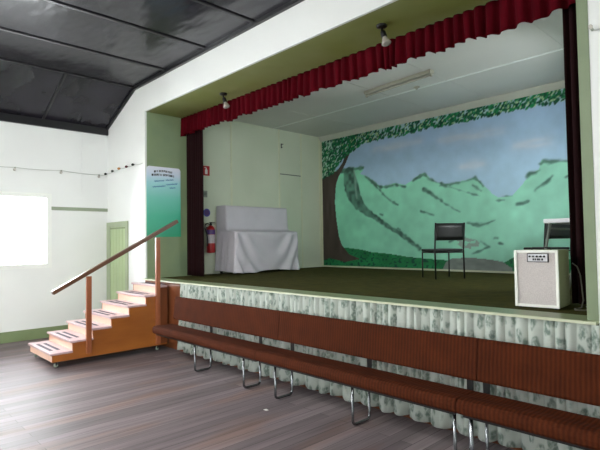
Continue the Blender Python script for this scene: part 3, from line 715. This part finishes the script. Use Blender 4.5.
# ------------------------------------------------------------------ fire point on the stage side wall
f = thing('fire_extinguisher', 'red fire extinguisher hung on the stage wall beside the curtain', 'fire extinguisher', (XS+.10, 4.75, 1.335))
R_ = .076
obj('cylinder_body', lathe(new(), [(.05, 0), (R_-.004, .006), (R_, .02), (R_, .40), (R_-.012, .44), (R_-.035, .468), (.028, .48)], n=28), 'red_enamel', f)
o = obj('label_band', lathe(new(), [(R_+.0005, .17), (R_+.001, .172), (R_+.001, .318), (R_+.0005, .32)], n=28), 'label_white', f); o['label'] = 'white printed label'
o = obj('colour_band', lathe(new(), [(R_+.0005, .325), (R_+.001, .327), (R_+.001, .402), (R_+.0005, .404)], n=28), 'violet', f); o['label'] = 'violet band'
obj('valve', lathe(new(), [(.024, .478), (.024, .505), (.016, .51), (.016, .535), (.01, .54)], n=16), 'black_plastic', f)
bm = new(); box(bm, (-.012, -.03, .53), (.012, .085, .540), 0, .002); box(bm, (-.010, -.02, .505), (.010, .09, .513), 0, .002); obj('handle', bm, 'black_metal', f)
obj('hose', tube(new(), [(0, -.02, .50), (0, -.07, .515), (.01, -.12, .49), (.02, -.13, .43), (.03, -.10, .33), (.035, -.088, .22), (.03, -.086, .12)], .011, 10), 'black_plastic', f)
bm = bx((-.098, -.03, .30), (-.088, .03, .46)); box(bm, (-.098, -.012, .40), (-.070, .012, .43)); obj('wall_bracket', bm, 'black_metal', f)
o = obj('fire_sign', bx((XS+.001, 4.660, 2.700), (XS+.005, 4.800, 2.872), .001), 'sign_red'); tag(o, 'small red fire extinguisher sign with a white pictogram high on the stage wall', 'sign')
bm = new(); yc, zc = 4.730, 2.755
prism(bm, [(yc-.026, zc-.03), (yc+.026, zc-.03), (yc+.026, zc+.045), (yc+.014, zc+.062), (yc+.010, zc+.085), (yc-.010, zc+.085), (yc-.014, zc+.062), (yc-.026, zc+.045)], 'yz', XS+.005, XS+.0062)
prism(bm, [(yc-.038, zc+.078), (yc-.004, zc+.088), (yc-.004, zc+.098), (yc-.040, zc+.090)], 'yz', XS+.005, XS+.0062)
obj('pictogram', bm, 'sign_white', o)
bm = lathe(new(), [(.070, 0), (.072, .002), (.070, .004)], (XS+.0012, 4.735, 2.045), (1, 0, 0), 28)
o = obj('disc_sign', bm, 'blue_sign'); tag(o, 'round blue violet disc sign on the stage wall just above the fire extinguisher', 'sign')
obj('disc_ring', lathe(new(), [(.050, 0), (.052, .001), (.052, .0012), (.050, .0014)], (XS+.0048, 4.735, 2.045), (1, 0, 0), 28), 'violet', o)
o = obj('wall_switch', box(new(), (XS+.001, 4.645, 2.315), (XS+.014, 4.745, 2.43), 0, .003), 'grey_plastic'); tag(o, 'small grey switch plate on the stage wall below the red sign', 'switch')
obj('rocker', box(new(), (XS+.014, 4.667, 2.345), (XS+.018, 4.723, 2.40), 0, .001), 'grey_plastic_dark', o)
bm = bx((XS+.010, 6.486, 3.40), (XS+.022, 6.500, 3.49)); box(bm, (XS+.010, 6.486, 3.478), (XS+.020, 6.545, 3.492)); lathe(bm, [(.006, 0), (.006, .04)], (XS+.012, 6.493, 3.41), (1, 0, 0), 8)
tag(obj('wall_bracket', bm, 'black_metal'), 'small dark angle bracket above the plain stage door', 'bracket')

# poster on the green return wall
po = thing('poster', 'tall poster fading white to sea green on the green wall beside the stage', 'poster', (XO0+.001, 3.868, 1.62))
bm = new(); hw, ht, rc = .302, 1.135, .05
out = [(-hw, 0), (hw, 0), (hw, ht-rc)] + [(hw-rc+rc*math.cos(k*PI/10), ht-rc+rc*math.sin(k*PI/10)) for k in range(1, 6)] + [(-hw+rc-rc*math.sin(k*PI/10), ht-rc+rc*math.cos(k*PI/10)) for k in range(0, 5)] + [(-hw, ht-rc)]
prism(bm, out, 'yz', 0, .004); obj('poster_sheet', bm, 'banner', po)
bm = new(); r = random.Random(2)
def strokes(y0, y1, z, hgt, rise):          # a line of bold lettering seen only as dark strokes
    y = y0
    while y < y1:
        wd = r.uniform(.014, .026); zz = z+rise*(1-((y-(y0+y1)/2)/((y1-y0)/2))**2)
        k = r.random()
        box(bm, (.004, y, zz), (.0052, y+.010, zz+hgt))
        if k > .3: box(bm, (.004, y+.010, zz+(hgt-.008)*r.choice((0, .5, 1))), (.0052, y+wd, zz+(hgt-.008)*1+.008))
        if k > .6: box(bm, (.004, y+wd-.006, zz), (.0052, y+wd, zz+hgt))
        y += wd+r.uniform(.004, .009)
strokes(-.175, .150, 1.035, .034, .016); obj('lettering', bm, 'ink_black', po)['label'] = 'upper line of the bold black heading'
bm = new(); strokes(-.215, .195, .978, .034, .012); obj('lettering', bm, 'ink_black', po)['label'] = 'lower line of the bold black heading'
bm = new()
def hand(y0, y1, z, slope, amp):
    n = int((y1-y0)/.008); tube(bm, [(.0045, y0+(y1-y0)*k/n, z+slope*k/n+amp*math.sin(k*1.9)*(.4+.6*abs(math.sin(k*.37)))) for k in range(n+1)], .0055, 5)
hand(-.17, .0, .895, .02, .013); hand(.03, .17, .925, .015, .013); hand(-.20, .02, .80, .03, .012); hand(.04, .24, .85, .03, .012); hand(.10, .20, .80, .01, .012)
o = obj('handwriting', bm, 'ink_blue', po); o['label'] = 'blue handwritten lines'

# ------------------------------------------------------------------ lights over the stage (unlit)
def spot(label, loc, rz):
    s = thing('stage_spotlight', label, 'spotlight', loc, rz, 'spotlights under the olive soffit')
    obj('ceiling_plate', lathe(new(), [(.052, 0), (.055, -.004), (.050, -.022), (.02, -.028)], n=20), 'black_metal', s)
    obj('arm', tube(new(), [(0, 0, -.022), (0, 0, -.06), (.012, .01, -.085)], .009, 10), 'black_metal', s)
    ax = Vector((.30, .10, -1)).normalized(); c = Vector((.008, .006, -.07))
    obj('lamp_socket', lathe(new(), [(.012, -.012), (.026, 0), (.029, .045), (.027, .06)], c, ax, 18), 'black_plastic', s)
    o = obj('reflector_lamp', lathe(new(), [(.020, .055), (.023, .068), (.038, .105), (.046, .122), (.048, .130), (.040, .140), (.016, .143)], c, ax, 22), 'lamp_glass', s); o['label'] = 'pale frosted reflector lamp'
spot('black spotlight with pale lamp on the soffit near the poster end', (-5.70, 3.95, ZP), .2)
spot('black spotlight with pale lamp on the soffit over mid stage', (-2.865, 3.865, ZP), -.3)
tl = thing('fluorescent_ceiling_light', 'unlit fluorescent batten light on the grey stage ceiling', 'ceiling light', (-4.045, 5.78, ZC), math.radians(-4.5))
obj('light_body', box(new(), (-.605, -.04, -.05), (.605, .04, -.001), 0, .004), 'tube_body', tl)
obj('tube', lathe(new(), [(.008, -.59), (.013, -.585), (.013, .585), (.008, .59)], (0, 0, -.072), (1, 0, 0), 14), 'tube_glass', tl)
for s in (-1, 1): obj('lamp_holder', box(new(), (s*.585-.012, -.016, -.092), (s*.585+.012, .016, -.05), 0, .003), 'tube_body', tl)
o = obj('ceiling_rose', lathe(new(), [(.045, 0), (.045, -.012), (.02, -.02), (.012, -.04)], (-4.0, 6.22, ZC-.0005), (0, 0, 1), 18), 'tube_body'); tag(o, 'small round cream ceiling rose beside the fluorescent light', 'ceiling rose')

# ------------------------------------------------------------------ party light string on the hall walls
fs = thing('light_string', 'thin light string with small coloured bulbs pinned around the hall corner', 'light string', (0, 0, 0))
LW = [(XH+.02, .75, 2.750), (XH+.02, 2.06, 2.760), (XH+.02, 2.752, 2.772), (XH+.02, 3.385, 2.752), (XH+.03, YW-.03, 2.765)]
FW = [(-8.733, YW-.02, 2.780), (-8.433, YW-.02, 2.797), (-8.163, YW-.02, 2.808), (-7.867, YW-.02, 2.806), (-7.623, YW-.02, 2.809), (-7.33, YW-.02, 2.795)]
def sag(pts, n=8, d=.012):
    o = []
    for a_, b_ in zip(pts, pts[1:]):
        a_, b_ = Vector(a_), Vector(b_)
        for k in range(n): t_ = k/n; q = a_.lerp(b_, t_); q.z -= d*4*t_*(1-t_); o.append(q)
    o.append(Vector(pts[-1])); return o
obj('cable', tube(new(), sag(LW+FW), .006, 6), 'wire_white', fs)
for q, m_, wall in [(LW[1], 'bulb_pale', 0), (LW[2], 'bulb_pale', 0), (LW[3], 'bulb_pale', 0), (FW[0], 'bulb_black', 1), (FW[1], 'bulb_black', 1), (FW[2], 'bulb_orange', 1), (FW[3], 'bulb_red', 1), (FW[4], 'bulb_black', 1)]:
    ax = (.35, -.2, -.5) if wall == 0 else (.3, -.45, -.1)
    b_ = obj('bulb', lathe(new(), [(.010, .02), (.019, .034), (.022, .048), (.018, .064), (.006, .072)], q, ax, 14), m_, fs); b_['label'] = {'bulb_pale': 'pale bulb', 'bulb_black': 'dark bulb', 'bulb_orange': 'orange bulb', 'bulb_red': 'deep red bulb', 'bulb_blue': 'blue bulb'}[m_]
    obj('socket', lathe(new(), [(.008, -.004), (.013, 0), (.013, .022), (.009, .026)], q, ax, 12), 'grey_plastic', b_)
fs2 = thing('light_string', 'thin light string end pinned to the white wall right of the stage', 'light string', (0, 0, 0))
obj('cable', tube(new(), sag([(-.945, YW-.02, 2.836), (-.55, YW-.02, 2.83), (-.1, YW-.02, 2.85), (XR2-.02, YW-.02, 2.83)]), .006, 6), 'wire_white', fs2)
b_ = obj('bulb', lathe(new(), [(.008, .012), (.012, .02), (.014, .028), (.010, .038), (.004, .042)], (-.945, YW-.02, 2.836), (-.2, -.3, .5), 14), 'bulb_pale', fs2)
obj('socket', lathe(new(), [(.006, -.004), (.009, 0), (.009, .014), (.006, .016)], (-.945, YW-.02, 2.836), (-.2, -.3, .5), 12), 'grey_plastic', b_)
bm = prism(new(), [(-.022, -.012), (.018, -.016), (.024, .010), (-.012, .017)], 'xy', 0, .003); o = obj('paper_scrap', bm, 'paper', loc=(-3.455, 2.822, .0005)); tag(o, 'tiny white paper scrap on the floorboards in front of the benches', 'paper scrap')

# ------------------------------------------------------------------ added hall ceiling lights for fill (switched on, unseen above and behind the viewer)
def emit(name, col, st):
    m = bpy.data.materials.new(name); m.use_nodes = True; b = m.node_tree.nodes['Principled BSDF']
    b.inputs['Base Color'].default_value = (.8, .8, .8, 1); b.inputs['Emission Color'].default_value = col; b.inputs['Emission Strength'].default_value = st; return m
M['fill_tube'] = emit('fill_light_diffuser', (1, .99, .93, 1), LAMP)
for x in (-6.3, -3.0):
    for y in (-.55, -3.6, -6.7):
        l = struct('fill_ceiling_light', box(new(), (x-.62, y-.09, ZF-.05), (x+.62, y+.09, ZF-.001)), 'tube_body')
        struct('diffuser', box(new(), (x-.60, y-.075, ZF-.085), (x+.60, y+.075, ZF-.05), 0, .01), 'fill_tube', l)

# ------------------------------------------------------------------ daylight, camera
wd = bpy.data.worlds.new('daylight'); sc.world = wd; wd.use_nodes = True
bg = wd.node_tree.nodes['Background']; bg.inputs['Color'].default_value = (.93, .98, 1, 1); bg.inputs['Strength'].default_value = SKYS
def portal(x, a, b, za, zb, sgn):
    l = bpy.data.lights.new('window_daylight', 'AREA'); l.shape = 'RECTANGLE'; l.size = b-a; l.size_y = zb-za; l.cycles.is_portal = True
    o = bpy.data.objects.new('window_daylight', l); COL.objects.link(o); o.location = (x, (a+b)/2, (za+zb)/2)
    o.rotation_euler = (PI/2, 0, -PI/2 if sgn > 0 else PI/2)
for (a, b, za, zb) in WIN: portal(XH-.125, a, b, za, zb, 1)
for (a, b, za, zb) in WIN:
    if b < 0: portal(XR2+.125, a, b, za, zb, -1)
portal(-.795, *FILL_WIN, -1)

cam = bpy.data.cameras.new('camera'); cam.sensor_fit = 'HORIZONTAL'; cam.sensor_width = 36.; cam.lens = 29.375; cam.clip_start = .05
co = bpy.data.objects.new('camera', cam); COL.objects.link(co); sc.camera = co
F_, R3, U_ = Vector((-.72503, .68782, .03514)), Vector((.68778, .72577, -.01514)), Vector((.03592, -.01319, .99927))
co.matrix_world = Matrix(((R3.x, U_.x, -F_.x, 0), (R3.y, U_.y, -F_.y, 0), (R3.z, U_.z, -F_.z, 1.5), (0, 0, 0, 1)))
vs = sc.view_settings; vs.view_transform = 'Standard'; vs.look = 'None'; vs.gamma = 1.; vs.use_curve_mapping = False; vs.exposure = EXPO
sc.cycles.use_denoising = True; sc.cycles.max_bounces = 12; sc.cycles.diffuse_bounces = 7; sc.cycles.transparent_max_bounces = 8
